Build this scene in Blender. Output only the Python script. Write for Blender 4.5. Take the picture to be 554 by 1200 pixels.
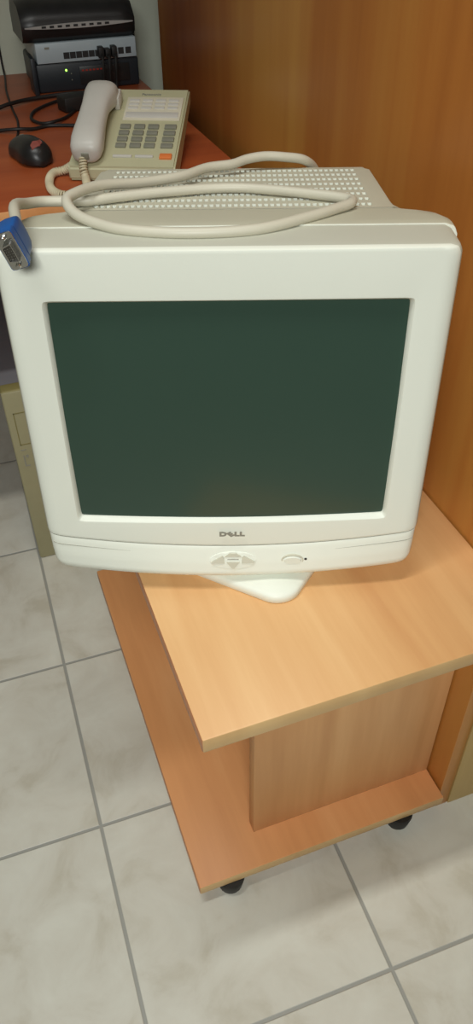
import bpy, bmesh, math, random
from mathutils import Vector, Matrix
random.seed(7)
S = bpy.context.scene
for o in list(bpy.data.objects): bpy.data.objects.remove(o)
COL = S.collection

# ---------------------------------------------------------------- camera
cam_d = bpy.data.cameras.new('camera'); cam = bpy.data.objects.new('camera', cam_d); COL.objects.link(cam)
cam_d.sensor_fit = 'VERTICAL'; cam_d.sensor_height = 36; cam_d.lens = 27.41; cam_d.clip_start = .02
RT = Vector((.93863, -.34480, -.00918)); UP = Vector((.23423, .61765, .75077)); FW = Vector((.25319, .70684, -.66050))
cam.matrix_world = Matrix(((RT.x, UP.x, -FW.x, 0), (RT.y, UP.y, -FW.y, 0), (RT.z, UP.z, -FW.z, 1.17), (0, 0, 0, 1)))
S.camera = cam
# ---------------------------------------------------------------- light and exposure
w = bpy.data.worlds.new('world'); S.world = w; w.use_nodes = True
w.node_tree.nodes['Background'].inputs[0].default_value = (.95, 1, .93, 1)
w.node_tree.nodes['Background'].inputs[1].default_value = .045
def area(name, loc, target, sx, sy, power, col, spread=180, up=(0, 1, 0)):
    l = bpy.data.lights.new(name, 'AREA'); l.shape = 'RECTANGLE'; l.size = sx; l.size_y = sy; l.energy = power; l.color = col
    l.spread = math.radians(spread)
    o = bpy.data.objects.new(name, l); COL.objects.link(o); o.location = loc
    o.rotation_euler = (Vector(target) - Vector(loc)).to_track_quat('-Z', 'Y').to_euler(); return o
area('ceiling_tube_light', (-.25, .45, 2.75), (-.25, .45, 0), 1.3, .10, 10, (1, 1, .95), 110)
area('added_fill_light', (-.38, -.80, 1.72), (.33, .5, .55), .6, .35, 6.6, (.98, 1, .97), 88)  # unseen fill added behind the camera, its spread narrowed to dim the background
S.view_settings.view_transform = 'Standard'; S.view_settings.look = 'None'
S.view_settings.exposure = -.12; S.view_settings.gamma = 1; S.view_settings.use_curve_mapping = False

# ---------------------------------------------------------------- materials
def nodes(name):
    m = bpy.data.materials.new(name); m.use_nodes = True
    return m, m.node_tree, m.node_tree.nodes['Principled BSDF']
def lin(c):
    return tuple((x/255/12.92 if x/255 <= .04045 else ((x/255+.055)/1.055)**2.4) for x in c)
def plain(name, c, rough=.5, metal=0, vary=.06, scale=30, bump=0, spec=.5):
    m, t, b = nodes(name); N = t.nodes; L = t.links
    tc = N.new('ShaderNodeTexCoord'); n = N.new('ShaderNodeTexNoise'); n.inputs['Scale'].default_value = scale; n.inputs['Detail'].default_value = 4
    L.new(tc.outputs['Object'], n.inputs['Vector'])
    r = N.new('ShaderNodeValToRGB'); r.color_ramp.elements[0].position = .3; r.color_ramp.elements[1].position = .7
    r.color_ramp.elements[0].color = (*[x*(1-vary) for x in c], 1); r.color_ramp.elements[1].color = (*[min(1, x*(1+vary)) for x in c], 1)
    L.new(n.outputs['Fac'], r.inputs['Fac']); L.new(r.outputs['Color'], b.inputs['Base Color'])
    b.inputs['Roughness'].default_value = rough; b.inputs['Metallic'].default_value = metal
    b.inputs['Specular IOR Level'].default_value = spec
    if bump:
        n2 = N.new('ShaderNodeTexNoise'); n2.inputs['Scale'].default_value = 900; L.new(tc.outputs['Object'], n2.inputs['Vector'])
        bp = N.new('ShaderNodeBump'); bp.inputs['Strength'].default_value = bump; bp.inputs['Distance'].default_value = .001
        L.new(n2.outputs['Fac'], bp.inputs['Height']); L.new(bp.outputs['Normal'], b.inputs['Normal'])
    return m
def wood(name, cols, axis, fine=1.0, rough=.4, broad=(5, .6), offs=0.0, mixw=(.55, .28, .17)):
    """cols: three colours dark..light; axis: grain direction"""
    m, t, b = nodes(name); N = t.nodes; L = t.links
    tc = N.new('ShaderNodeTexCoord')
    def mapped(s_across, s_along):
        mp = N.new('ShaderNodeMapping'); sc = [s_across]*3; sc['xyz'.index(axis)] = s_along
        mp.inputs['Scale'].default_value = sc; mp.inputs['Location'].default_value = (offs, offs*.7, offs*.3)
        L.new(tc.outputs['Object'], mp.inputs['Vector']); return mp
    n1 = N.new('ShaderNodeTexNoise'); n1.inputs['Scale'].default_value = 1; n1.inputs['Detail'].default_value = 3; n1.inputs['Distortion'].default_value = .6
    L.new(mapped(*broad).outputs['Vector'], n1.inputs['Vector'])
    n2 = N.new('ShaderNodeTexNoise'); n2.inputs['Scale'].default_value = 1; n2.inputs['Detail'].default_value = 5; n2.inputs['Roughness'].default_value = .65
    L.new(mapped(70*fine, 5*fine).outputs['Vector'], n2.inputs['Vector'])
    n3 = N.new('ShaderNodeTexNoise'); n3.inputs['Scale'].default_value = 1; n3.inputs['Detail'].default_value = 2
    L.new(mapped(22, 1.6).outputs['Vector'], n3.inputs['Vector'])
    def mm(op, a, bb):
        q = N.new('ShaderNodeMath'); q.operation = op
        for k, v in enumerate((a, bb)):
            if hasattr(v, 'links'): L.new(v, q.inputs[k])
            else: q.inputs[k].default_value = v
        return q.outputs[0]
    s = mm('ADD', mm('ADD', mm('MULTIPLY', n1.outputs['Fac'], mixw[0]), mm('MULTIPLY', n3.outputs['Fac'], mixw[1])), mm('MULTIPLY', n2.outputs['Fac'], mixw[2]))
    r = N.new('ShaderNodeValToRGB'); e = r.color_ramp.elements
    e[0].position = .36; e[0].color = (*cols[0], 1); e[1].position = .64; e[1].color = (*cols[2], 1)
    k = e.new(.5); k.color = (*cols[1], 1)
    L.new(s, r.inputs['Fac']); L.new(r.outputs['Color'], b.inputs['Base Color'])
    b.inputs['Roughness'].default_value = rough; b.inputs['Specular IOR Level'].default_value = .35
    bp = N.new('ShaderNodeBump'); bp.inputs['Strength'].default_value = .12; bp.inputs['Distance'].default_value = .0006
    L.new(n2.outputs['Fac'], bp.inputs['Height']); L.new(bp.outputs['Normal'], b.inputs['Normal'])
    return m
def emit(name, c, s):
    m, t, b = nodes(name); b.inputs['Base Color'].default_value = (*c, 1); b.inputs['Emission Color'].default_value = (*c, 1); b.inputs['Emission Strength'].default_value = s
    return m
def tiles():
    m, t, b = nodes('ceramic_floor_tiles'); N = t.nodes; L = t.links
    tc = N.new('ShaderNodeTexCoord')
    mp = N.new('ShaderNodeMapping'); mp.vector_type = 'TEXTURE'
    T = .332
    mp.inputs['Location'].default_value = (.00025, .9623, 0); mp.inputs['Rotation'].default_value = (0, 0, -.0161); mp.inputs['Scale'].default_value = (T, T, 1)
    L.new(tc.outputs['Object'], mp.inputs['Vector'])
    sp = N.new('ShaderNodeSeparateXYZ'); L.new(mp.outputs['Vector'], sp.inputs[0])
    def mm(op, *a):
        q = N.new('ShaderNodeMath'); q.operation = op
        for k, v in enumerate(a):
            if hasattr(v, 'links'): L.new(v, q.inputs[k])
            else: q.inputs[k].default_value = v
        return q.outputs[0]
    ds = []
    for ax in (0, 1):
        f = mm('FRACT', mm('ADD', sp.outputs[ax], .5)); ds.append(mm('ABSOLUTE', mm('SUBTRACT', f, .5)))   # 0 at grout line
    dmin = mm('MINIMUM', ds[0], ds[1])
    mr = N.new('ShaderNodeMapRange'); mr.inputs[1].default_value = .0055; mr.inputs[2].default_value = .0095; L.new(dmin, mr.inputs[0])
    # per-tile tint
    fl = N.new('ShaderNodeVectorMath'); fl.operation = 'FLOOR'; L.new(mp.outputs['Vector'], fl.inputs[0])
    wn = N.new('ShaderNodeTexWhiteNoise'); L.new(fl.outputs[0], wn.inputs['Vector'])
    off = N.new('ShaderNodeVectorMath'); off.operation = 'SCALE'; off.inputs['Scale'].default_value = 9; L.new(wn.outputs['Color'], off.inputs[0])
    ad = N.new('ShaderNodeVectorMath'); ad.operation = 'ADD'; L.new(tc.outputs['Object'], ad.inputs[0]); L.new(off.outputs[0], ad.inputs[1])
    n = N.new('ShaderNodeTexNoise'); n.inputs['Scale'].default_value = 11; n.inputs['Detail'].default_value = 6; n.inputs['Roughness'].default_value = .6; n.inputs['Distortion'].default_value = .5
    L.new(ad.outputs[0], n.inputs['Vector'])
    r = N.new('ShaderNodeValToRGB'); e = r.color_ramp.elements
    e[0].position = .33; e[0].color = (*lin((196, 191, 174)), 1); e[1].position = .68; e[1].color = (*lin((217, 216, 203)), 1)
    k = e.new(.47); k.color = (*lin((209, 206, 192)), 1)
    L.new(n.outputs['Fac'], r.inputs['Fac'])
    mx = N.new('ShaderNodeMix'); mx.data_type = 'RGBA'; mx.inputs[6].default_value = (*lin((160, 160, 152)), 1)
    L.new(mr.outputs[0], mx.inputs[0]); L.new(r.outputs['Color'], mx.inputs[7]); L.new(mx.outputs[2], b.inputs['Base Color'])
    bp = N.new('ShaderNodeBump'); bp.inputs['Strength'].default_value = .6; bp.inputs['Distance'].default_value = .0015
    L.new(mr.outputs[0], bp.inputs['Height']); L.new(bp.outputs['Normal'], b.inputs['Normal'])
    b.inputs['Roughness'].default_value = .38; b.inputs['Specular IOR Level'].default_value = .4
    return m

M = {}
M['tiles'] = tiles()
M['wall'] = plain('white_wall_paint', lin((205, 210, 192)), .8, vary=.03, scale=6)
beech = (lin((203, 150, 98)), lin((218, 170, 116)), lin((230, 188, 134)))
M['top'] = wood('beech_laminate_grain_along_depth', beech, 'y', broad=(9, 1.0))
M['board'] = wood('orange_beech_laminate', (lin((212, 146, 92)), lin((226, 160, 104)), lin((238, 178, 122))), 'y', broad=(9, 1.2), offs=3)
M['panel'] = wood('beech_laminate_vertical_grain', (lin((196, 142, 92)), lin((212, 160, 108)), lin((226, 178, 124))), 'z', broad=(10, .8), offs=5)
M['edge'] = wood('pale_beech_edge_band', (lin((196, 158, 108)), lin((206, 170, 118)), lin((216, 182, 130))), 'x', broad=(2, 12), offs=2)
M['edge_y'] = wood('reddish_beech_edge_band', (lin((178, 116, 76)), lin((192, 128, 86)), lin((200, 138, 96))), 'y', broad=(12, 2), offs=2)
M['cabinet'] = wood('cherry_veneer_vertical_grain', (lin((148, 82, 36)), lin((180, 114, 52)), lin((200, 144, 70))), 'z', broad=(3.5, .3), rough=.35, offs=1.3, fine=.7, mixw=(.78, .14, .08))
M['cab_front'] = wood('olive_brown_veneer', (lin((168, 138, 84)), lin((180, 150, 94)), lin((188, 160, 102))), 'z', broad=(7, .5), rough=.45, offs=8)
M['desk'] = wood('red_brown_desk_laminate', (lin((150, 72, 40)), lin((170, 84, 46)), lin((186, 98, 54))), 'x', broad=(5, 1.5), rough=.4, offs=6)
M['bezel'] = plain('cream_white_plastic', lin((228, 231, 218)), .42, vary=.012, scale=8, bump=.08, spec=.35)
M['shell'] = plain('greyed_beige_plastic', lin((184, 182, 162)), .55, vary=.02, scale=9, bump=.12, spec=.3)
M['rim'] = plain('shaded_cream_plastic', lin((192, 193, 178)), .5, vary=.02, scale=9, bump=.1, spec=.3)  # bezel cream darkened: the top band's dimmer shading is put into its colour
M['grille'] = plain('vented_beige_plastic', lin((190, 188, 168)), .5, vary=.02, scale=9)
M['slot_shade'] = plain('dark_slot_shade', (.07, .068, .06), .6, vary=.1)
M['cable'] = plain('light_grey_cable_jacket', lin((196, 192, 174)), .45, vary=.03, scale=12)
M['glass'] = plain('dark_green_grey_tube_glass', lin((53, 73, 62)), .22, vary=.04, scale=3, spec=.45)
M['button'] = plain('grey_beige_button', lin((200, 198, 180)), .4, vary=.02)
M['mark'] = plain('grey_print', lin((142, 142, 130)), .5)
M['line'] = plain('dark_groove', lin((150, 148, 134)), .7)
M['black'] = plain('black_plastic', (.018, .018, .018), .35, vary=.2)
M['soft_black'] = plain('black_rubber', (.012, .011, .01), .55, vary=.2)
M['dark_red'] = plain('dull_red_print', lin((150, 80, 70)), .5)
M['blue'] = plain('blue_connector_plastic', lin((28, 82, 148)), .4, vary=.05)
M['metal'] = plain('nickel_plated_metal', (.72, .72, .70), .25, 1, vary=.05)
M['pin'] = plain('connector_core', (.05, .045, .035), .5)
M['phone'] = plain('beige_phone_plastic', lin((190, 187, 152)), .45, vary=.02)
M['handset'] = plain('pale_grey_handset_plastic', lin((208, 206, 198)), .4, vary=.02)
M['key'] = plain('grey_rubber_key', lin((136, 136, 122)), .5)
M['paper'] = plain('pale_label_card', lin((218, 212, 190)), .7)
M['orange'] = plain('orange_key_plastic', lin((236, 132, 70)), .45)
M['coil'] = plain('cream_coiled_cord', lin((214, 204, 172)), .5)
M['silver'] = plain('silver_grey_painted_case', lin((176, 190, 196)), .4, vary=.03)
M['silver_strip'] = plain('silver_trim', lin((190, 192, 190)), .3, .3)
M['navy'] = plain('blue_black_plastic', (.016, .022, .028), .45)
M['red_led'] = emit('dim_red_display', (.3, .02, .01), .05)
M['green_led'] = emit('green_indicator', (.35, 1, .1), 3)
M['pc_beige'] = plain('aged_beige_plastic', lin((160, 154, 120)), .55, vary=.03)
M['pc_rim'] = plain('olive_beige_plastic', lin((134, 126, 78)), .55, vary=.03)
M['pc_case'] = plain('grey_painted_steel', lin((112, 112, 116)), .5, vary=.03)
M['socket'] = plain('black_socket', (.02, .02, .02), .6)

# ---------------------------------------------------------------- helpers
def new(): return bmesh.new()
def obj(name, bm, mat, parent=None, W=None, smooth=True, angle=35):
    if W is not None: bm.transform(W)
    if parent is not None:
        root = parent
        while root.parent: root = root.parent
        bm.transform(root.matrix_basis.inverted())
    bmesh.ops.recalc_face_normals(bm, faces=bm.faces)
    me = bpy.data.meshes.new(name); bm.to_mesh(me); bm.free()
    for mm_ in (mat if isinstance(mat, (list, tuple)) else [mat]): me.materials.append(mm_)
    if smooth:
        for p in me.polygons: p.use_smooth = True
        me.set_sharp_from_angle(angle=math.radians(angle))
    o = bpy.data.objects.new(name, me); COL.objects.link(o)
    if parent is not None: o.parent = parent
    return o
def thing(name, label, cat, loc=(0, 0, 0), rz=0, group=None):
    o = bpy.data.objects.new(name, None); COL.objects.link(o); o.location = loc; o.rotation_euler = (0, 0, rz)
    o.matrix_basis = Matrix.Translation(loc) @ Matrix.Rotation(rz, 4, 'Z')
    o.empty_display_size = .05
    tag(o, label, cat, group); return o
def tag(o, label, cat, group=None):
    o['label'] = label; o['category'] = cat
    if group: o['group'] = group
def box(bm, x0, x1, y0, y1, z0, z1, bev=0, seg=2, mi=0):
    r = bmesh.ops.create_cube(bm, size=1); vs = r['verts']
    for v in vs: v.co = Vector(((x0+x1)/2+v.co.x*(x1-x0), (y0+y1)/2+v.co.y*(y1-y0), (z0+z1)/2+v.co.z*(z1-z0)))
    fs = list({f for v in vs for f in v.link_faces})
    for f in fs: f.material_index = mi
    if bev:
        es = list({e for v in vs for e in v.link_edges})
        bmesh.ops.bevel(bm, geom=es, offset=bev, segments=seg, affect='EDGES', profile=.5)
    return bm
def loft(bm, rings, cap0=True, cap1=True, closed=True, mi=0):
    vr = [[bm.verts.new(p) for p in r] for r in rings]
    n = len(rings[0])
    for a, b in zip(vr, vr[1:]):
        for i in range(n if closed else n-1):
            j = (i+1) % n
            f = bm.faces.new((a[i], a[j], b[j], b[i])); f.material_index = mi
    if cap0: bm.faces.new(vr[0][::-1]).material_index = mi
    if cap1: bm.faces.new(vr[-1]).material_index = mi
    return vr
def catmull(pts, k=8):
    P = [Vector(p) for p in pts]; P = [2*P[0]-P[1]] + P + [2*P[-1]-P[-2]]; out = []
    for i in range(1, len(P)-2):
        for s in range(k):
            t = s/k; a, b, c, d = P[i-1:i+3]
            out.append(.5*((2*b)+(c-a)*t+(2*a-5*b+4*c-d)*t*t+(3*b-a-3*c+d)*t**3))
    out.append(P[-2]); return out
def tube(bm, pts, r, seg=10, smooth_k=8):
    P = catmull(pts, smooth_k) if smooth_k else [Vector(p) for p in pts]
    up = Vector((0, 0, 1)); rings = []; prev = None
    for i, p in enumerate(P):
        t = (P[min(i+1, len(P)-1)]-P[max(i-1, 0)]).normalized()
        if prev is None:
            prev = up.cross(t)
            if prev.length < 1e-3: prev = Vector((1, 0, 0)).cross(t)
        s = (prev-t*prev.dot(t)).normalized(); prev = s; u = t.cross(s)
        rr = r(i/(len(P)-1)) if callable(r) else r
        rings.append([p+rr*(math.cos(a)*s+math.sin(a)*u) for a in [2*math.pi*k/seg for k in range(seg)]])
    loft(bm, rings); return P
def cyl(bm, c, r0, r1, z0, z1, seg=28):
    loft(bm, [[Vector((c[0]+rr*math.cos(2*math.pi*k/seg), c[1]+rr*math.sin(2*math.pi*k/seg), z)) for k in range(seg)] for rr, z in ((r0*.9, z0), (r0, z0+(z1-z0)*.12), (r1, z1-(z1-z0)*.12), (r1*.93, z1))])
def disc_y(bm, cx, cz, rx, rz, y0, y1, seg=32, dome=.9):
    """elliptic button whose face looks along -y"""
    R = []
    for s, y in ((1, y1), (1, y0+.3*(y1-y0)), (dome, y0)):
        R.append([Vector((cx+rx*s*math.cos(2*math.pi*k/seg), y, cz+rz*s*math.sin(2*math.pi*k/seg))) for k in range(seg)])
    loft(bm, R)
def prism_y(bm, pts, y0, y1):
    """polygon given in x,z extruded along y"""
    loft(bm, [[Vector((x, y1, z)) for x, z in pts], [Vector((x, y0, z)) for x, z in pts]])
def text_bm(txt, size, bold=.0, depth=.0003):
    cu = bpy.data.curves.new('lettering', 'FONT'); cu.body = txt; cu.size = size; cu.offset = bold; cu.extrude = depth; cu.resolution_u = 3
    to = bpy.data.objects.new('lettering', cu); COL.objects.link(to)
    dg = bpy.context.evaluated_depsgraph_get(); me = bpy.data.meshes.new_from_object(to.evaluated_get(dg))
    bm = new(); bm.from_mesh(me); bpy.data.objects.remove(to); bpy.data.meshes.remove(me); bpy.data.curves.remove(cu)
    return bm
def merge(dst, src, W):
    src.transform(W); me = bpy.data.meshes.new('tmp'); src.to_mesh(me); src.free(); dst.from_mesh(me); bpy.data.meshes.remove(me)

def struct(name, bm, mat, **k):
    o = obj(name, bm, mat, smooth=False, **k); o['kind'] = 'structure'; return o
# ---------------------------------------------------------------- setting
struct('floor', box(new(), -2, 2.4, -1.6, 2.1, -.05, 0), M['tiles'])
struct('wall_back', box(new(), -2, 2.4, 2.1, 2.2, 0, 2.6), M['wall'])
struct('wall_left', box(new(), -2.1, -2, -1.6, 2.2, 0, 2.6), M['wall'])

# ---------------------------------------------------------------- tall cupboard on the right
cup = thing('wooden_cupboard', 'tall cherry brown wooden cupboard side standing right of the monitor', 'cupboard', (.8, 1.15, 0))
obj('side_panel', box(new(), .50, .52, .477, 1.84, .0, 2.1, .001), M['cabinet'], cup)
obj('front_panel', box(new(), .5205, 1.098, .475, .495, .0, 2.1, .001), M['cab_front'], cup)
b = new(); box(b, 1.10, 1.12, .477, 1.84, .0, 2.1, .001); box(b, .521, 1.099, 1.82, 1.839, 0, 2.1); box(b, .521, 1.099, .496, 1.819, 2.08, 2.099); box(b, .521, 1.099, .496, 1.819, .04, .06)
obj('carcass', b, M['cabinet'], cup)

# ---------------------------------------------------------------- low rolling side table
TZ = .51
cart = thing('side_table', 'light beech laminate side table under the monitor with open lower shelf', 'table', (.3, .68, 0))
def banded(bm, x0, x1, y0, y1, z0, z1):
    box(bm, x0, x1, y0, y1, z0, z1, .0022, 2)
    for f in bm.faces:
        n = f.normal
        f.normal_update(); n = f.normal
        if n.y < -.75: f.material_index = 1
        elif n.x < -.75: f.material_index = 2
    return bm
CB = 1.13
obj('tabletop', banded(new(), .107, .4985, .4046, CB, TZ-.022, TZ), [M['top'], M['edge'], M['edge_y']], cart)
obj('bottom_shelf', banded(new(), .105, .4985, .4646, CB, .030, .050), [M['board'], M['edge'], M['edge_y']], cart)
obj('upright_panel', box(new(), .205, .4975, .515, .533, .0501, TZ-.0221, .001), M['panel'], cart)
obj('upright_panel', box(new(), .205, .4975, .99, 1.008, .0501, TZ-.0221, .001), M['panel'], cart)
for x, y in ((.155, .478), (.431, .478), (.155, 1.08), (.431, 1.08)):
    b = new(); cyl(b, (x, y), .0175, .021, 0, .0299)
    obj('foot', b, M['soft_black'], cart)

# ---------------------------------------------------------------- CRT monitor
C0 = Vector((.21020, .60143, -.43720+1.17))
A = Vector((.94036, -.34017, 0)).normalized(); Bv = Vector((.0219, .06054, .9979)); Bv = (Bv-A*A.dot(Bv)).normalized(); Nv = A.cross(Bv)
D = -Nv
WM = Matrix(((A.x, D.x, Bv.x, C0.x), (A.y, D.y, Bv.y, C0.y), (A.z, D.z, Bv.z, C0.z), (0, 0, 0, 1)))
mon = thing('crt_monitor', 'cream white CRT computer monitor with dark green screen on beech side table', 'monitor', (.268, .694, TZ), -.347)

def rring(hw, zt, zb, rt_, y, k=20, fb=None, fy=None, ft=None, rb_=None):
    """rounded rectangle ring in x,z at depth y; fb/ft shift bottom/top edges, fy shifts depth"""
    pts = []
    ts = [0.5-0.5*math.cos(math.pi*i/k) for i in range(k)]
    w = 2*hw; h = zt-zb
    cs = [(-hw, zb), (hw, zb), (hw, zt), (-hw, zt)]
    for s in range(4):
        (x0, z0), (x1, z1) = cs[s], cs[(s+1) % 4]
        for t in ts:
            x = x0+(x1-x0)*t; z = z0+(z1-z0)*t
            r = rt_ if (rb_ is None or z > (zt+zb)/2) else rb_
            ix = max(-hw+r, min(hw-r, x)); iz = max(zb+r, min(zt-r, z))
            if ix != x and iz == z and False: pass
            dx, dz = x-ix, z-iz
            if abs(dx) > 1e-9 and abs(dz) > 1e-9 and r > 0:
                l = max(abs(dx), abs(dz)); d = math.hypot(dx, dz); x = ix+dx/d*l*(r/r); z = iz+dz/d*l
                # push fully on to the arc
                d2 = math.hypot(x-ix, z-iz); x = ix+(x-ix)/d2*r; z = iz+(z-iz)/d2*r
            if r == 0 and False: pass
            q = (z-zb)/h
            if fb: z += fb(x)*(1-q)
            if ft: z += ft(x)*q
            pts.append(Vector((x, y+(fy(x, z) if fy else 0), z)))
    return pts
HW = .2045
seamz = lambda x: -.0175*(1-(x/HW)**2)          # the seam under the screen sags in the middle
cvx = lambda x, z: -.0018*(1-(x/HW)**2)
glass_b = lambda x: -.0035*(1-(x/.17)**2)
bm = new()
loft(bm, [
    rring(.1620, .1180, -.1215, .003, .022, fb=glass_b),
    rring(.1632, .1189, -.1225, .003, .0040, fb=glass_b),
    rring(.1655, .1212, -.1258, .004, .0008, fb=glass_b, fy=cvx),
    rring(.1665, .1220, -.1267, .005, -.0002, fb=glass_b, fy=cvx),
    rring(.1685, .1240, -.1285, .006, -.0004, fb=glass_b, fy=cvx),
    rring(.1865, .1630, -.1422, .004, .0000, fb=seamz, fy=cvx),
    rring(.1880, .1645, -.1436, .004, .0000, fb=seamz, fy=cvx),
    rring(.1920, .1658, -.1441, .005, .0003, fb=seamz, fy=cvx),
    rring(.1975, .1668, -.1443, .007, .0020, fb=seamz, fy=cvx, rb_=.0015),
    rring(.2015, .1675, -.1444, .009, .0050, fb=seamz, rb_=.0015),
    rring(.2040, .1678, -.1445, .010, .0100, fb=seamz, rb_=.0015),
    rring(.2055, .1680, -.1445, .011, .0180, fb=seamz, rb_=.0015),
    rring(.2065, .1682, -.1445, .012, .0550, fb=seamz, rb_=.0015),
    rring(.1950, .1600, -.1350, .008, .0550, fb=seamz)], cap0=False, cap1=False)
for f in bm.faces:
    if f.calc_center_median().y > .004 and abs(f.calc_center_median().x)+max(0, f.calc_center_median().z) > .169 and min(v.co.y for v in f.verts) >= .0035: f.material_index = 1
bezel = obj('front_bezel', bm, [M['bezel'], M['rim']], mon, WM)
# tube face
def grid(bm, f, nx, ny):
    v = [[bm.verts.new(f(i/nx, j/ny)) for i in range(nx+1)] for j in range(ny+1)]
    for j in range(ny):
        for i in range(nx): bm.faces.new((v[j][i], v[j][i+1], v[j+1][i+1], v[j+1][i]))
    return v
bm = new()
v = grid(bm, lambda s, t: Vector((-.1635+.327*s, .0010+.0050*((2*s-1)**2*.5+(2*t-1)**2*.5), -.1265+.2465*t)), 28, 22)
ed = [e for e in bm.edges if e.is_boundary]
ex = bmesh.ops.extrude_edge_only(bm, edges=ed)
for q in ex['geom']:
    if isinstance(q, bmesh.types.BMVert): q.co.y += .012
obj('screen', bm, M['glass'], mon, WM)
# lower control panel, bulging forward in the middle and rounded at the ends
def chin(s, t):
    s = .5-.5*math.cos(math.pi*s) if s not in (0, 1) else s; s = max(0, min(1, s)); x = -.2020+.4040*s; u = x/.2020; au = abs(u)
    zt = -.1450-.0175*(1-u*u); zb = -.1955-.0085*(1-u*u)+.005*au**40
    bulge = -.0135*(1-u*u)
    end = .007*au**50
    prof = [(0.040, 1.0), (.0024, 1.0), (.0010, .99), (.0004, .95), (-.0006, .5), (.000, .2), (.003, .08), (.009, .015), (.020, 0), (.075, -.02)]
    k = t*(len(prof)-1); i = min(int(k), len(prof)-2); f = k-i
    y = prof[i][0]*(1-f)+prof[i+1][0]*f; q = prof[i][1]*(1-f)+prof[i+1][1]*f
    lower = (1-max(0, min(1, q))); amt = min(1, max(0, 1.2-max(0, y)/.035))
    bulge = -(1-u*u)*(.0018+.0097*min(1, lower*1.15))
    return Vector((x*(1-.010*lower), y+(bulge+end)*amt, zb+(zt-zb)*q))
bm = new(); v = grid(bm, chin, 48, 36)
for col in (0, 48):
    bm.faces.new([r[col] for r in v])
chn = obj('control_panel', bm, M['bezel'], mon, WM)
_cf = {}
def chin_front(x, z):
    """depth of the control panel face at x,z"""
    sx = math.acos(max(-1, min(1, 1-2*(x+.2020)/.4040)))/math.pi
    kx = round(sx, 4)
    if kx not in _cf: _cf[kx] = [chin(sx, .12+j/120*.72) for j in range(120)]
    return min(_cf[kx], key=lambda p: abs(p.z-z)).y
def on_chin(bm):
    for v_ in bm.verts: v_.co.y += chin_front(v_.co.x, v_.co.z)
    return bm
# second groove along the control panel ends
for s in (-1, 1):
    bm = new(); P = []
    for i in range(14):
        x = s*(.1985-.085*i/13); z = -.1575-.010*(i/13); P.append(Vector((x, chin_front(x, z)-.00005, z)))
    tube(bm, P, lambda t: .00035*(1-t)+.00008, 6, 2); obj('groove', bm, M['line'], chn, WM)
bm = new(); P = []
for i in range(41):
    p = chin(i/40, .22); P.append(Vector((p.x, p.y-.0002, p.z-.0001)))
tube(bm, P, .00032, 6, 0); obj('groove', bm, M['line'], chn, WM)
# adjustment key pad
px, pz = .0005, -.1795
bm = new()
loft(bm, [[Vector((px+.0262*q*math.cos(a), yy, pz+.0102*q*math.sin(a))) for a in [2*math.pi*k/48 for k in range(48)]] for q, yy in ((1, .002), (1, -.0003), (.97, -.0008), (.8, -.0009), (.6, -.0009), (.4, -.0009), (.2, -.0009), (.05, -.0009))])
pad = obj('key_pad', on_chin(bm), M['bezel'], mon, WM)
def key(name, pts, mat, parent, h=.0021):
    bm = new(); prism_y(bm, pts, -h, .001)
    bmesh.ops.bevel(bm, geom=list(bm.edges), offset=.00035, segments=2, affect='EDGES')
    return obj(name, on_chin(bm), mat, parent, WM)
key('arrow_key', [(px-.0100, pz+.0046), (px+.0100, pz+.0046), (px+.0035, pz+.0090), (px-.0035, pz+.0090)], M['button'], pad)
key('arrow_key', [(px-.0080, pz-.0008), (px+.0080, pz-.0008), (px+.0012, pz-.0092), (px-.0012, pz-.0092)], M['button'], pad)
key('arrow_key', [(px-.0245, pz-.0010), (px-.0230, pz-.0026), (px-.0095, pz-.0030), (px-.0100, pz+.0036), (px-.0120, pz+.0060)], M['button'], pad)
key('arrow_key', [(px+.0245, pz-.0010), (px+.0230, pz-.0026), (px+.0095, pz-.0030), (px+.0100, pz+.0036), (px+.0120, pz+.0060)], M['button'], pad)
bm = new(); box(bm, px-.0062, px+.0062, -.0014, .001, pz+.0012, pz+.0019); obj('key_marking', on_chin(bm), M['line'], pad, WM)
qx, qz = .0668, -.1800; yq = chin_front(qx, qz)
bm = new(); seg = 48
loft(bm, [[Vector((qx+rx*math.cos(2*math.pi*k/seg), yq+yy, qz+rz*math.sin(2*math.pi*k/seg))) for k in range(seg)] for rx, rz, yy in ((.0125, .0072, .002), (.0124, .0071, -.0006), (.0112, .0060, -.0006), (.0111, .0059, .0006))], cap0=False, cap1=False)
obj('button_ring', bm, M['button'], mon, WM)
bm = new(); disc_y(bm, qx, qz, .0104, .0052, -.0018, .003, 40, .85); obj('power_button', bm, M['bezel'], mon, WM @ Matrix.Translation((0, yq, 0)))
yl = chin_front(.0815, -.1792)
bm = new(); disc_y(bm, .0815, -.1792, .0017, .0013, -.0007, .002, 16); obj('power_indicator', bm, M['black'], mon, WM @ Matrix.Translation((0, yl, 0)))
# maker's name on the bezel
bm = new(); Rx = Matrix.Rotation(math.radians(90), 4, 'X')
for ch, x, rot in (('D', -.0142, 0), ('E', -.0048, 38), ('L', .0022, 0), ('L', .0080, 0)):
    tb = text_bm(ch, .0094, .0005)
    cxm = sum(v.co.x for v in tb.verts)/len(tb.verts); cym = .0031
    sx = Matrix.Diagonal((1.15, .82, 1, 1))
    if rot: Rt = Matrix.Translation((cxm, cym, 0)) @ Matrix.Rotation(math.radians(rot), 4, 'Z') @ Matrix.Scale(1.0, 4) @ Matrix.Translation((-cxm, -cym, 0))
    else: Rt = Matrix.Identity(4)
    merge(bm, tb, Matrix.Translation((x, -.0046, -.1465)) @ Rx @ sx @ Rt)
obj('brand_lettering', bm, M['mark'], mon, WM, smooth=False)
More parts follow.
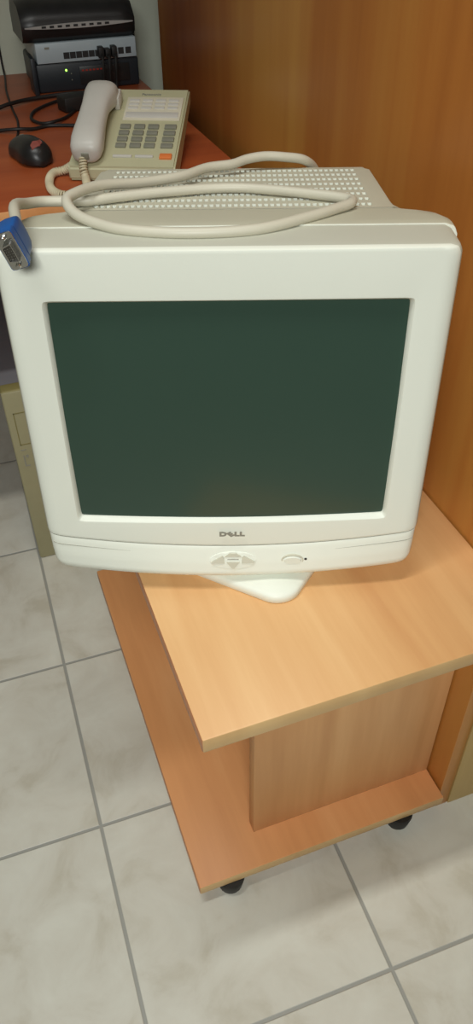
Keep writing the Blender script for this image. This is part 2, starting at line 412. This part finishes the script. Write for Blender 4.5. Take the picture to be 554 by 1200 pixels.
# rear shell
bm = new(); Z0 = -.160
rows = [(.0553, .190, .155, -.14, .012), (.0553, .2067, .1689, -.150, .012), (.0560, .2070, .1691, -.152, .012), (.070, .2074, .1690, Z0, .012), (.080, .2065, .1688, Z0, .013), (.088, .2035, .1684, Z0, .014), (.0935, .1990, .1681, Z0, .014), (.0975, .1925, .1679, Z0, .014), (.1005, .1875, .1678, Z0, .014), (.1035, .1805, .1676, Z0, .014),
        (.107, .1735, .1674, Z0, .014), (.1095, .168, .1672, Z0, .012), (.1105, .1665, .1625, Z0, .012), (.118, .1640, .1620, Z0, .012), (.130, .1605, .1620, Z0, .012), (.150, .1588, .1620, Z0, .012), (.20, .156, .1620, Z0, .012), (.25, .1535, .1615, Z0, .012), (.264, .152, .161, Z0+.01, .012),
        (.275, .149, .154, Z0+.01, .018), (.32, .137, .130, -.14, .03), (.375, .118, .09, -.12, .03), (.39, .11, .075, -.11, .03)]
loft(bm, [rring(hw, zt, zb, r, y, 18) for y, hw, zt, zb, r in rows], cap0=False)
def lean(bm):
    for v_ in bm.verts: v_.co.x += .003+.020*(v_.co.y-.055)
    return bm
for f in bm.faces:
    if f.calc_center_median().y < .0559: f.material_index = 1  # front lip in paler cream: light caught along the seam is painted on
shell = obj('rear_shell', lean(bm), [M['shell'], M['bezel']], mon, WM)
# vent grille: a 5 mm plate with rows of slots
def ghw(y): return .1530+.0075*((.262-y)/.154)+.007*max(0, (.130-y)/.022)**2
NR, NC = 8, 46
Y0, Y1 = .1085, .262
Zt = lambda y: .1674-.0006*(y-Y0)/.16
def gx(hwi, s): return -hwi+2*hwi*s
bm = new()
def holehw(y): return .1372-.0050*(y-.108)/.15
ys = [Y0]; 
rp = (Y1-Y0-.008)/NR
TH = .0055
for r in range(NR):
    ya = Y0+.002+r*rp; yb = ya+rp
    ha, hb = holehw(ya), holehw(yb)
    sh = .5*(r % 2)
    for c in range(NC):
        cell = []
        for (cc, y, h) in ((c, ya, ha), (c+1, ya, ha), (c+1, yb, hb), (c, yb, hb)):
            cell.append(Vector((gx(h, cc/NC), y, Zt(y))))
        m = .17; mya, myb = .38, .16
        def P(s, t):
            return (cell[0]*(1-s)+cell[1]*s)*(1-t)+(cell[3]*(1-s)+cell[2]*s)*t
        h4 = [P(m, mya), P(1-m, mya), P(1-m, 1-myb), P(m, 1-myb)]
        ov = [bm.verts.new(p) for p in cell]; iv = [bm.verts.new(p) for p in h4]; dv = [bm.verts.new(p-Vector((0, 0, TH))) for p in h4]
        for k in range(4):
            j = (k+1) % 4
            bm.faces.new((ov[k], ov[j], iv[j], iv[k])); bm.faces.new((iv[k], iv[j], dv[j], dv[k])).material_index = 1  # slot walls take the paler bezel cream, painting them as if lit
bmesh.ops.remove_doubles(bm, verts=bm.verts, dist=1e-5)
# margins around the slot field with a rolled rim
yA, yB = Y0+.002, Y0+.002+NR*rp
n = 12
for s in (-1, 1):
    pr = []
    for i in range(n+1):
        y = yA+(yB-yA)*i/n; h = holehw(y); g = ghw(y)
        pr.append([Vector((s*h, y, Zt(y))), Vector((s*(g-.009), y, Zt(y))), Vector((s*(g-.004), y, Zt(y)-.0012)), Vector((s*(g-.0012), y, Zt(y)-.0045)), Vector((s*g, y, Zt(y)-.009))])
    loft(bm, pr, False, False, closed=False)
for (ya, yb_, sg) in ((yA, Y0+.0012, -1), (yB, Y1+.004, 1)):
    h = holehw(ya); g = ghw(ya)
    loft(bm, [[Vector((gx(g-.009, i/30), ya, Zt(ya))) for i in range(31)], [Vector((gx(g-.011, i/30), yb_-sg*.002, Zt(ya)-.0006)) for i in range(31)], [Vector((gx(g-.012, i/30), yb_, Zt(ya)-.006)) for i in range(31)]], False, False, closed=False)
obj('vent_grille', lean(bm), [M['grille'], M['bezel']], mon, WM, angle=25)
bm = new(); box(bm, -.128, .128, .113, .256, .1622, .1626); obj('slot_shade_sheet', lean(bm), M['slot_shade'], mon, WM)  # dark sheet added under the slots to paint in their shade
# swivel base: rounded rhombus foot plate with neck
def rhomb():
    dl = Vector((math.cos(math.radians(132)), math.sin(math.radians(132)))); dr = Vector((math.cos(math.radians(40)), math.sin(math.radians(40))))
    T0 = Vector((.249, .5285)); L = .21
    return [T0, T0+dr*L, T0+dr*L+dl*L, T0+dl*L], T0+(dl+dr)*L/2
cs, cc = rhomb()
def round_poly(cs, r, k=10):
    out = []; n = len(cs)
    for i in range(n):
        p, a, b_ = cs[i], cs[i-1], cs[(i+1) % n]
        u = (a-p).normalized(); v_ = (b_-p).normalized(); ang = u.angle(v_); d = r/math.tan(ang/2)
        c = p+(u+v_).normalized()*(r/math.sin(ang/2)); s = p+u*d-c; e = p+v_*d-c
        a0 = math.atan2(s.y, s.x); a1 = math.atan2(e.y, e.x); da = (a1-a0+math.pi) % (2*math.pi)-math.pi
        for j in range(k+1): out.append(c+r*Vector((math.cos(a0+da*j/k), math.sin(a0+da*j/k))))
    return out
out = round_poly(cs, .030)
bm = new(); RB = []
circ = []
for i, p in enumerate(out):
    q = (p-cc).normalized(); circ.append(cc+q*.06)
for sc, z, mixf in ((.985, 0, 0), (1, .002, 0), (1, .009, 0), (.985, .0115, 0), (.96, .0128, 0), (.8, .017, .05), (.6, .024, .4), (.5, .034, 1), (.5, .040, 1)):
    RB.append([Vector((*( (cc+(p-cc)*sc)*(1-mixf)+c_*mixf ), TZ+z)) for p, c_ in zip(out, circ)])
loft(bm, RB); obj('swivel_base', bm, M['bezel'], mon, angle=50)
bm = new(); cyl(bm, (cc.x, cc.y), .055, .06, TZ+.0405, TZ+.075); obj('neck', bm, M['shell'], mon)

# ---------------------------------------------------------------- video cable coiled on the monitor
vg = thing('video_cable', 'light grey video cable with blue plug coiled on top of monitor', 'cable', (.16, .72, .9), -.347)
zz = .0
path = [(.105, .300, .140), (.098, .284, .160), (.084, .266, .174), (.062, .258, .179), (.040, .254, .181), (.020, .246, .180), (.004, .234, .178), (-.023, .220, .178), (-.049, .192, .177), (-.089, .166, .178), (-.124, .135, .184), (-.143, .102, .186), (-.149, .084, .184), (-.139, .068, .177), (-.117, .052, .173), (-.088, .036, .172), (-.035, .026, .172), (.025, .034, .172),
        (.073, .064, .173), (.105, .092, .173), (.118, .107, .173), (.114, .122, .173), (.070, .143, .173), (.02, .160, .173), (-.02, .160, .173), (-.072, .147, .173), (-.108, .134, .173), (-.135, .124, .1725), (-.160, .122, .173), (-.180, .116, .1745), (-.190, .098, .178), (-.192, .072, .185), (-.188, .045, .189), (-.181, .018, .187), (-.1775, .000, .1865), (-.1775, -.008, .1850)]
bm = new(); tube(bm, path, .0050, 14, 8); obj('cable_jacket', bm, M['cable'], vg, WM)
# plug frame: f = from cable to mating face, l = long side of the plug
def frame(o, f, l):
    f = Vector(f).normalized(); l = Vector(l); l = (l-f*l.dot(f)).normalized(); t = f.cross(l)
    return Matrix(((t.x, f.x, l.x, o[0]), (t.y, f.y, l.y, o[1]), (t.z, f.z, l.z, o[2]), (0, 0, 0, 1)))
WP = WM @ frame((-.1745, -.034, .1790), (.03, -1, -.20), (-.30, -.1, 1))
def rbox(y, hx, hz, r, k=6): return [Vector((p.x, y, p.z)) for p in rring(hx, hz, -hz, r, y, k)]
bm = new()
loft(bm, [rbox(-.036, .0050, .006, .0035), rbox(-.0345, .0062, .009, .003), rbox(-.030, .0075, .0130, .003), rbox(-.024, .0080, .0150, .003), rbox(-.0105, .0080, .0152, .003), rbox(-.0100, .0074, .0148, .003), rbox(-.0085, .0074, .0148, .003), rbox(-.0080, .0084, .0172, .003), rbox(0, .0084, .0172, .003)])
hood = obj('plug_hood', bm, M['blue'], vg, WP)
bm = new(); loft(bm, [rbox(.0002, .0078, .0165, .003), rbox(.0012, .0076, .0163, .003)]); obj('plug_plate', bm, M['metal'], vg, WP)
def dsub(y, s): return [Vector((x*s, y, z*s)) for x, z in ((-.0042, -.0078), (-.0036, -.0086), (.0030, -.0074), (.0040, -.0064), (.0040, .0064), (.0030, .0074), (-.0036, .0086), (-.0042, .0078))]
bm = new(); loft(bm, [dsub(.0012, 1), dsub(.0062, 1), dsub(.0062, .86), dsub(.0030, .86)], cap0=False)
dsh = obj('plug_shroud', bm, M['metal'], vg, WP)
bm = new(); loft(bm, [dsub(.0031, .84), dsub(.0040, .84)]); obj('plug_core', bm, M['pin'], vg, WP)
for r_ in range(3):
    for c_ in range(5):
        bm = new(); box(bm, (r_-1)*.0023-.0003, (r_-1)*.0023+.0003, .004, .0058, (c_-2)*.0023-.0003, (c_-2)*.0023+.0003)
        obj('pin', bm, M['metal'], dsh, WP)
for s in (-1, 1):
    bm = new(); loft(bm, [[Vector((.0022*q*math.cos(a), y, s*.0125+.0022*q*math.sin(a))) for a in [k*math.pi/5 for k in range(10)]] for q, y in ((1, .0012), (1, .0042), (.7, .0052))])
    obj('thumb_screw', bm, M['metal'], vg, WP)

# ---------------------------------------------------------------- desk at the back
DZ = .74
desk = thing('desk', 'red brown wooden desk behind the monitor carrying phone and mouse', 'desk', (-.1, 1.66, 0))
b = banded(new(), -.75, .475, 1.221, 2.099, DZ-.025, DZ)
obj('desktop', b, [M['desk'], M['board'], M['desk']], desk)
obj('leg_panel', box(new(), .445, .465, 1.30, 2.08, 0, DZ-.0251, .001), M['desk'], desk)
obj('leg_panel', box(new(), -.745, -.725, 1.30, 2.08, 0, DZ-.0251, .001), M['desk'], desk)

def loft_ret(x0, x1):
    bm = new(); loft(bm, [[Vector((x, y, z)) for y, z in ((.06, .001), (.06, .012), (.195, .058), (.195, .001))] for x in (x0, x1)]); return bm
# ---------------------------------------------------------------- desk phone
PW = Matrix.Translation((.192, 1.317, DZ)) @ Matrix.Rotation(math.radians(-24.9), 4, 'Z')
ph = thing('desk_telephone', 'beige push-button desk telephone with handset and orange key on desk', 'telephone', (.3, 1.38, DZ), math.radians(-24.9))
W_, D_, H0, H1 = .173, .218, .026, .088
bm = new()
side = [(0, .003), (0, H0-.004), (.004, H0), (D_-.006, H1), (D_, H1-.005), (D_, H1-.022), (.05, .001), (.004, .0008)]
loft(bm, [[Vector((x, y, z)) for y, z in side] for x in (0, W_)])
bmesh.ops.bevel(bm, geom=list(bm.edges), offset=.003, segments=2, affect='EDGES')
body = obj('phone_body', bm, M['phone'], ph, PW)
obj('wall_bracket', loft_ret(.02, W_-.03), M['phone'], ph, PW)
th = math.atan2(H1-H0, D_-.010); SL = math.hypot(H1-H0, D_-.010)
PT = PW @ Matrix.Translation((0, .004, H0)) @ Matrix.Rotation(th, 4, 'X')      # x across, y up the slope, z out of the top
def ptop(name, x0, x1, s0, s1, h, mat, parent=ph, bev=.0012):
    return obj(name, box(new(), x0*W_, x1*W_, s0*SL, s1*SL, -.001, h, bev), mat, parent, PT)
cols = [(.40, .50), (.535, .64), (.67, .775), (.83, .945)]
for r_, s in enumerate((.205, .285, .365, .445)):
    for c_, (a_, b_) in enumerate(cols): ptop('key', a_, b_, s, s+.052, .0035, M['key'])
card = ptop('memory_key_panel', .40, .96, .56, .87, .002, M['paper'])
for r_ in range(3):
    for c_ in range(4): ptop('memory_key', .43+.13*c_, .53+.13*c_, .70+.05*r_, .73+.05*r_, .0035, M['handset'], card, .0006)
ptop('label_window', .42, .94, .585, .66, .003, M['handset'])
ptop('redial_key', .84, .955, .07, .125, .004, M['orange'])
ptop('function_key', .40, .58, .085, .11, .003, M['handset']); ptop('function_key', .61, .78, .085, .11, .003, M['handset'])
tb = text_bm('Panasonic', .0085, .0002); obj('brand_lettering', tb, M['mark'], ph, PT @ Matrix.Translation((.53*W_, .905*SL, .0003)), smooth=False)
# handset: lies along the left side, arched
HSm = PT @ Matrix.Translation((.032, .0, .0))
bm = new(); rings = []
prof = [(-.004, .012, .009, .017), (-.002, .020, .014, .018), (.006, .0245, .0175, .020), (.022, .0260, .020, .022), (.040, .0250, .019, .025), (.060, .0235, .016, .028), (.085, .0225, .0145, .030), (.110, .0225, .0155, .030), (.130, .0245, .019, .027), (.150, .0270, .0215, .023), (.168, .0270, .0205, .021), (.180, .022, .015, .019), (.184, .012, .009, .018)]
for y, hx, hz, zc in prof:
    rings.append([Vector((hx*math.copysign(abs(math.cos(a))**.7, math.cos(a)), y, zc+hz*math.copysign(abs(math.sin(a))**.7, math.sin(a)))) for a in [2*math.pi*k/28 for k in range(28)]])
loft(bm, rings); hs = obj('handset', bm, M['handset'], ph, HSm, angle=60)
bm = new(); box(bm, -.006, .006, -.0065, .003, .012, .022, .001); obj('cord_socket', bm, M['key'], hs, HSm)
bm = new(); box(bm, .052, .062, .150, .180, .0, .022, .003); obj('handset_cradle', bm, M['handset'], ph, PT)
# coiled cord
def helix(bm, pts, R_, r, pitch):
    P = catmull(pts, 14); L = [0]
    for a_, b_ in zip(P, P[1:]): L.append(L[-1]+(b_-a_).length)
    n = int(L[-1]/pitch*12); out_ = []; prev = Vector((0, 0, 1)); k = 0
    for i in range(n+1):
        d = L[-1]*i/n
        while k < len(L)-2 and L[k+1] < d: k += 1
        f = (d-L[k])/max(1e-9, L[k+1]-L[k]); p = P[k].lerp(P[k+1], min(1, f)); t = (P[k+1]-P[k]).normalized()
        s = (prev-t*prev.dot(t)).normalized(); prev = s; u = t.cross(s); a_ = 2*math.pi*i/12
        out_.append(p+R_*(math.cos(a_)*s+math.sin(a_)*u))
    tube(bm, out_, r, 6, 0)
bm = new(); helix(bm, [(.205, 1.335, DZ+.020), (.190, 1.348, DZ+.009), (.172, 1.345, DZ+.0075), (.160, 1.315, DZ+.0075), (.155, 1.27, DZ+.0075), (.166, 1.238, DZ+.0075), (.190, 1.232, DZ+.0075), (.207, 1.250, DZ+.0075), (.213, 1.285, DZ+.011), (.213, 1.296, DZ+.022), (.2165, 1.3055, DZ+.040)], .0052, .0018, .0043)
obj('coiled_cord', bm, M['coil'], ph)

# ---------------------------------------------------------------- mouse
ms = thing('computer_mouse', 'black computer mouse on the desk left of the telephone', 'mouse', (.152, 1.475, DZ), math.radians(12))
MW = Matrix.Translation((.152, 1.456, DZ)) @ Matrix.Rotation(math.radians(12), 4, 'Z')
bm = new(); rings = []
for i in range(15):
    t = i/14; y = -.058+.116*t; q = max(.02, 1-abs(2*t-1)**2.6)**.5
    hx = (.031+.003*math.cos(2*math.pi*t))*q; h = (.036-.011*t)*q**.9+.002
    rings.append([Vector((hx*math.cos(a)*(1 if math.sin(a) > 0 else .96), y, .0012+max(0, math.sin(a))**.8*h+.004*(1+min(0, math.sin(a))))) for a in [2*math.pi*k/24 for k in range(24)]])
loft(bm, rings); mb = obj('mouse_body', bm, M['black'], ms, MW, angle=60)
bm = new(); cw = []
loft(bm, [[Vector((x, .030+.009*math.cos(a), .024+.009*math.sin(a))) for a in [2*math.pi*k/18 for k in range(18)]] for x in (-.0035, .0035)]); obj('scroll_wheel', bm, M['key'], ms, MW)
def palm(x, y):
    t = (y+.058)/.116; q = max(.02, 1-abs(2*t-1)**2.6)**.5; hx = (.031+.003*math.cos(2*math.pi*t))*q
    return .0052+max(0, 1-(x/hx)**2)**.4*((.036-.011*t)*q**.9+.002)
em = [(-.011, -.047), (-.011, -.040), (-.004, -.034), (.003, -.035), (.011, -.029), (.011, -.038), (.004, -.045)]
bm = new(); loft(bm, [[Vector((x, y, palm(x, y)+dz)) for x, y in em] for dz in (-.004, .0012)]); obj('emblem', bm, M['dark_red'], ms, MW, smooth=False)
bm = new(); tube(bm, [(.140, 1.514, DZ+.008), (.136, 1.545, DZ+.004), (.150, 1.600, DZ+.0025), (.163, 1.692, DZ+.0025), (.166, 1.79, DZ+.0025), (.174, 1.935, DZ+.0025), (.188, 2.060, DZ+.003), (.190, 2.093, DZ+.02), (.189, 2.095, DZ+.12), (.180, 2.095, DZ+.3)], .0022, 8); obj('mouse_cord', bm, M['soft_black'], ms)

# ---------------------------------------------------------------- loose black cables and power brick
def cable(pts, r, label):
    bm = new(); tube(bm, pts, r, 8); o = obj('power_cable', bm, M['soft_black']); tag(o, label, 'cable'); return o
cable([(.05, 1.78, DZ+.0045), (.125, 1.786, DZ+.0045), (.161, 1.799, DZ+.008), (.2, 1.826, DZ+.0065), (.257, 1.843, DZ+.0055), (.307, 1.845, DZ+.006), (.350, 1.842, DZ+.004)], .004, 'upper straight black cable crossing the desk towards the stacked boxes')
cable([(.06, 1.63, DZ+.0036), (.107, 1.635, DZ+.0036), (.152, 1.617, DZ+.0075), (.184, 1.622, DZ+.0036), (.218, 1.632, DZ+.0036), (.279, 1.607, DZ+.0036)], .0033, 'lower black cable running across the desk behind the mouse')
cable([(.345, 1.80, DZ+.004), (.307, 1.805, DZ+.004), (.282, 1.815, DZ+.004), (.239, 1.785, DZ+.004), (.203, 1.741, DZ+.004), (.190, 1.690, DZ+.004), (.203, 1.652, DZ+.004), (.228, 1.647, DZ+.006), (.261, 1.684, DZ+.004), (.308, 1.767, DZ+.004), (.335, 1.785, DZ+.004)], .003, 'looped black cable lying on the desk beside the handset')
pb = thing('power_adapter', 'black power adapter lying in front of the stacked network boxes', 'adapter', (.300, 1.745, DZ), .3)
obj('adapter_body', box(new(), -.045, .04, -.019, .019, .0005, .028, .004), M['soft_black'], pb, Matrix.Translation((.300, 1.745, DZ)) @ Matrix.Rotation(.3, 4, 'Z'))
bm = new(); tube(bm, [(.338, 1.757, DZ+.014), (.36, 1.765, DZ+.008), (.385, 1.79, DZ+.004), (.40, 1.82, DZ+.004)], .003, 8); obj('adapter_cord', bm, M['soft_black'], pb)

# ---------------------------------------------------------------- stacked network boxes
FY = 1.885
nb = thing('network_box', 'blue-black box with green light, lowest of the three stacked boxes', 'network box', (.34, 1.97, DZ))
obj('case', box(new(), .238, .462, FY+.004, 2.07, DZ, DZ+.056, .006), M['navy'], nb)
obj('side_fin', box(new(), .228, .2379, FY-.008, FY+.05, DZ, DZ+.070, .002), M['navy'], nb)
obj('dark_window', box(new(), .330, .440, FY+.0015, FY+.0045, DZ+.012, DZ+.046, .001), M['black'], nb)
for x, z, m_ in ((.302, .041, 'green_led'), (.312, .034, 'key'), (.312, .022, 'key')):
    bm = new(); disc_y(bm, x, DZ+z, .0022 if m_ == 'green_led' else .0012, .0022 if m_ == 'green_led' else .0012, FY+.002, FY+.006, 12); obj('indicator_light', bm, M[m_], nb)
bm = new()
for k in range(6): box(bm, .335+k*.008, .340+k*.008, FY+.0008, FY+.002, DZ+.037, DZ+.040)
obj('red_display', bm, M['red_led'], nb, smooth=False)
sw = thing('network_switch', 'silver grey network switch in the middle of the three stacked boxes', 'network switch', (.34, 1.97, DZ+.0565))
obj('case', box(new(), .243, .458, FY, 2.05, DZ+.0565, DZ+.094, .002), M['silver'], sw)
bm = new()
for k in range(7): box(bm, .300+k*.0135, .3125+k*.0135, FY-.0006, FY+.001, DZ+.063, DZ+.075)
obj('port_row', bm, M['socket'], sw, smooth=False)
for x in (.418, .434): obj('port', box(new(), x, x+.012, FY-.0008, FY+.001, DZ+.064, DZ+.076), M['socket'], sw)
obj('badge', box(new(), .262, .272, FY-.0005, FY+.001, DZ+.083, DZ+.087), M['mark'], sw)
for x, wh in ((.372, 'leftmost'), (.386, 'middle'), (.400, 'rightmost')):
    pc = thing('network_lead', wh+' of the three black network leads plugged into the silver grey switch', 'cable', (x+.005, FY-.03, DZ), group='network leads at the switch')
    h_ = .012 if x == .386 else .018
    obj('plug', box(new(), x, x+.011, FY-.022, FY-.0010, DZ+.062, DZ+.070+h_*.7, .001), M['soft_black'], pc)
    bm = new(); tube(bm, [(x+.0055, FY-.020, DZ+.068), (x+.004, FY-.034, DZ+.064), (x+.002, FY-.040, DZ+.045), (x+.0, FY-.038, DZ+.015), (x-.006, FY-.046, DZ+.004), (x-.03, FY-.060, DZ+.0035)], .0028, 8); obj('lead', bm, M['soft_black'], pc)
rt = thing('router', 'black curved router with silver light strip on top of the stack', 'router', (.34, 1.97, DZ+.0945))
bm = new(); rings = []
for i in range(17):
    t = i/16; x = .222+.238*t; e = min(t, 1-t)*16
    h = .078-.010*max(0, 1-e/2.0)**2-.004*t; fr = .0 if e > 1 else .006*(1-e)
    rings.append([Vector((x, y, DZ+.0945+z)) for y, z in ((FY+.012+fr, 0), (FY+.0+fr, .010), (FY-.004+fr, .026), (FY-.004+fr, .034), (FY+.004+fr, h*.66), (FY+.03, h*.92), (FY+.07, h), (2.02, h*.94), (2.045, h*.6), (2.045, .0))])
loft(bm, rings); rb = obj('case', bm, M['black'], rt, angle=40)
bm = new(); n_ = 20
pts = [(.228+.226*i/n_, .0290+.0042*math.sin(math.pi*i/n_)**.8+.0008) for i in range(n_+1)] + [(.228+.226*i/n_, .0290-.0042*math.sin(math.pi*i/n_)**.8-.0008) for i in range(n_, -1, -1)]
prism_y(bm, [(x, DZ+.0945+z) for x, z in pts], FY-.0065, FY-.001); st = obj('light_strip', bm, M['silver_strip'], rt)
for k in range(9): obj('indicator_light', box(new(), .262+k*.0165, .271+k*.0165, FY-.0072, FY-.006, DZ+.0945+.0272, DZ+.0945+.0312), M['socket'], st)
cb = new(); tube(cb, [(.455, 2.05, DZ+.12), (.475, 2.06, DZ+.125), (.492, 2.065, DZ+.10), (.497, 2.07, DZ+.05), (.470, 2.075, DZ+.004), (.462, 2.085, DZ+.0035)], .0028, 8)
o = obj('router_cable', cb, M['soft_black'], rt)

# ---------------------------------------------------------------- PC tower under the desk
tw = thing('computer_tower', 'beige computer tower on the floor behind left of the monitor', 'computer', (.10, 1.46, 0))
TX0, TX1, TY, TH_ = .006, .196, 1.258, .415
obj('case', box(new(), TX0+.003, TX1-.003, TY+.03, TY+.42, .004, TH_-.003, .002), M['pc_case'], tw)
bm = new(); box(bm, TX0, TX1, TY, TY+.0299, 0.0, TH_, .005, 3)
for f in bm.faces:
    f.normal_update()
    if f.normal.z > .6: f.material_index = 1
fb_ = obj('front_bezel', bm, [M['pc_beige'], M['pc_rim']], tw)
for z0, z1 in ((.296, .368),):
    bm = new()
    for a_ in ((TX0+.013, TX1-.022, z0, z0+.0018), (TX0+.013, TX1-.022, z1-.0018, z1), (TX0+.013, TX0+.0148, z0, z1), (TX1-.0238, TX1-.022, z0, z1)): box(bm, a_[0], a_[1], TY-.0006, TY+.001, a_[2], a_[3])
    obj('drive_bay', bm, M['pc_rim'], tw, smooth=False)
bm = new(); box(bm, TX0+.012, TX0+.022, TY-.0008, TY+.001, .2835, .2855); box(bm, TX0+.014, TX0+.0165, TY-.0008, TY+.001, .246, .272); box(bm, TX0+.0165, TX0+.024, TY-.0008, TY+.001, .246, .249); box(bm, TX0+.019, TX0+.024, TY-.0008, TY+.001, .266, .272)
obj('drive_slot', bm, M['line'], tw, smooth=False)
bm = new(); disc_y(bm, .12, .15, .012, .012, TY-.002, TY+.002); obj('power_button', bm, M['pc_rim'], tw)
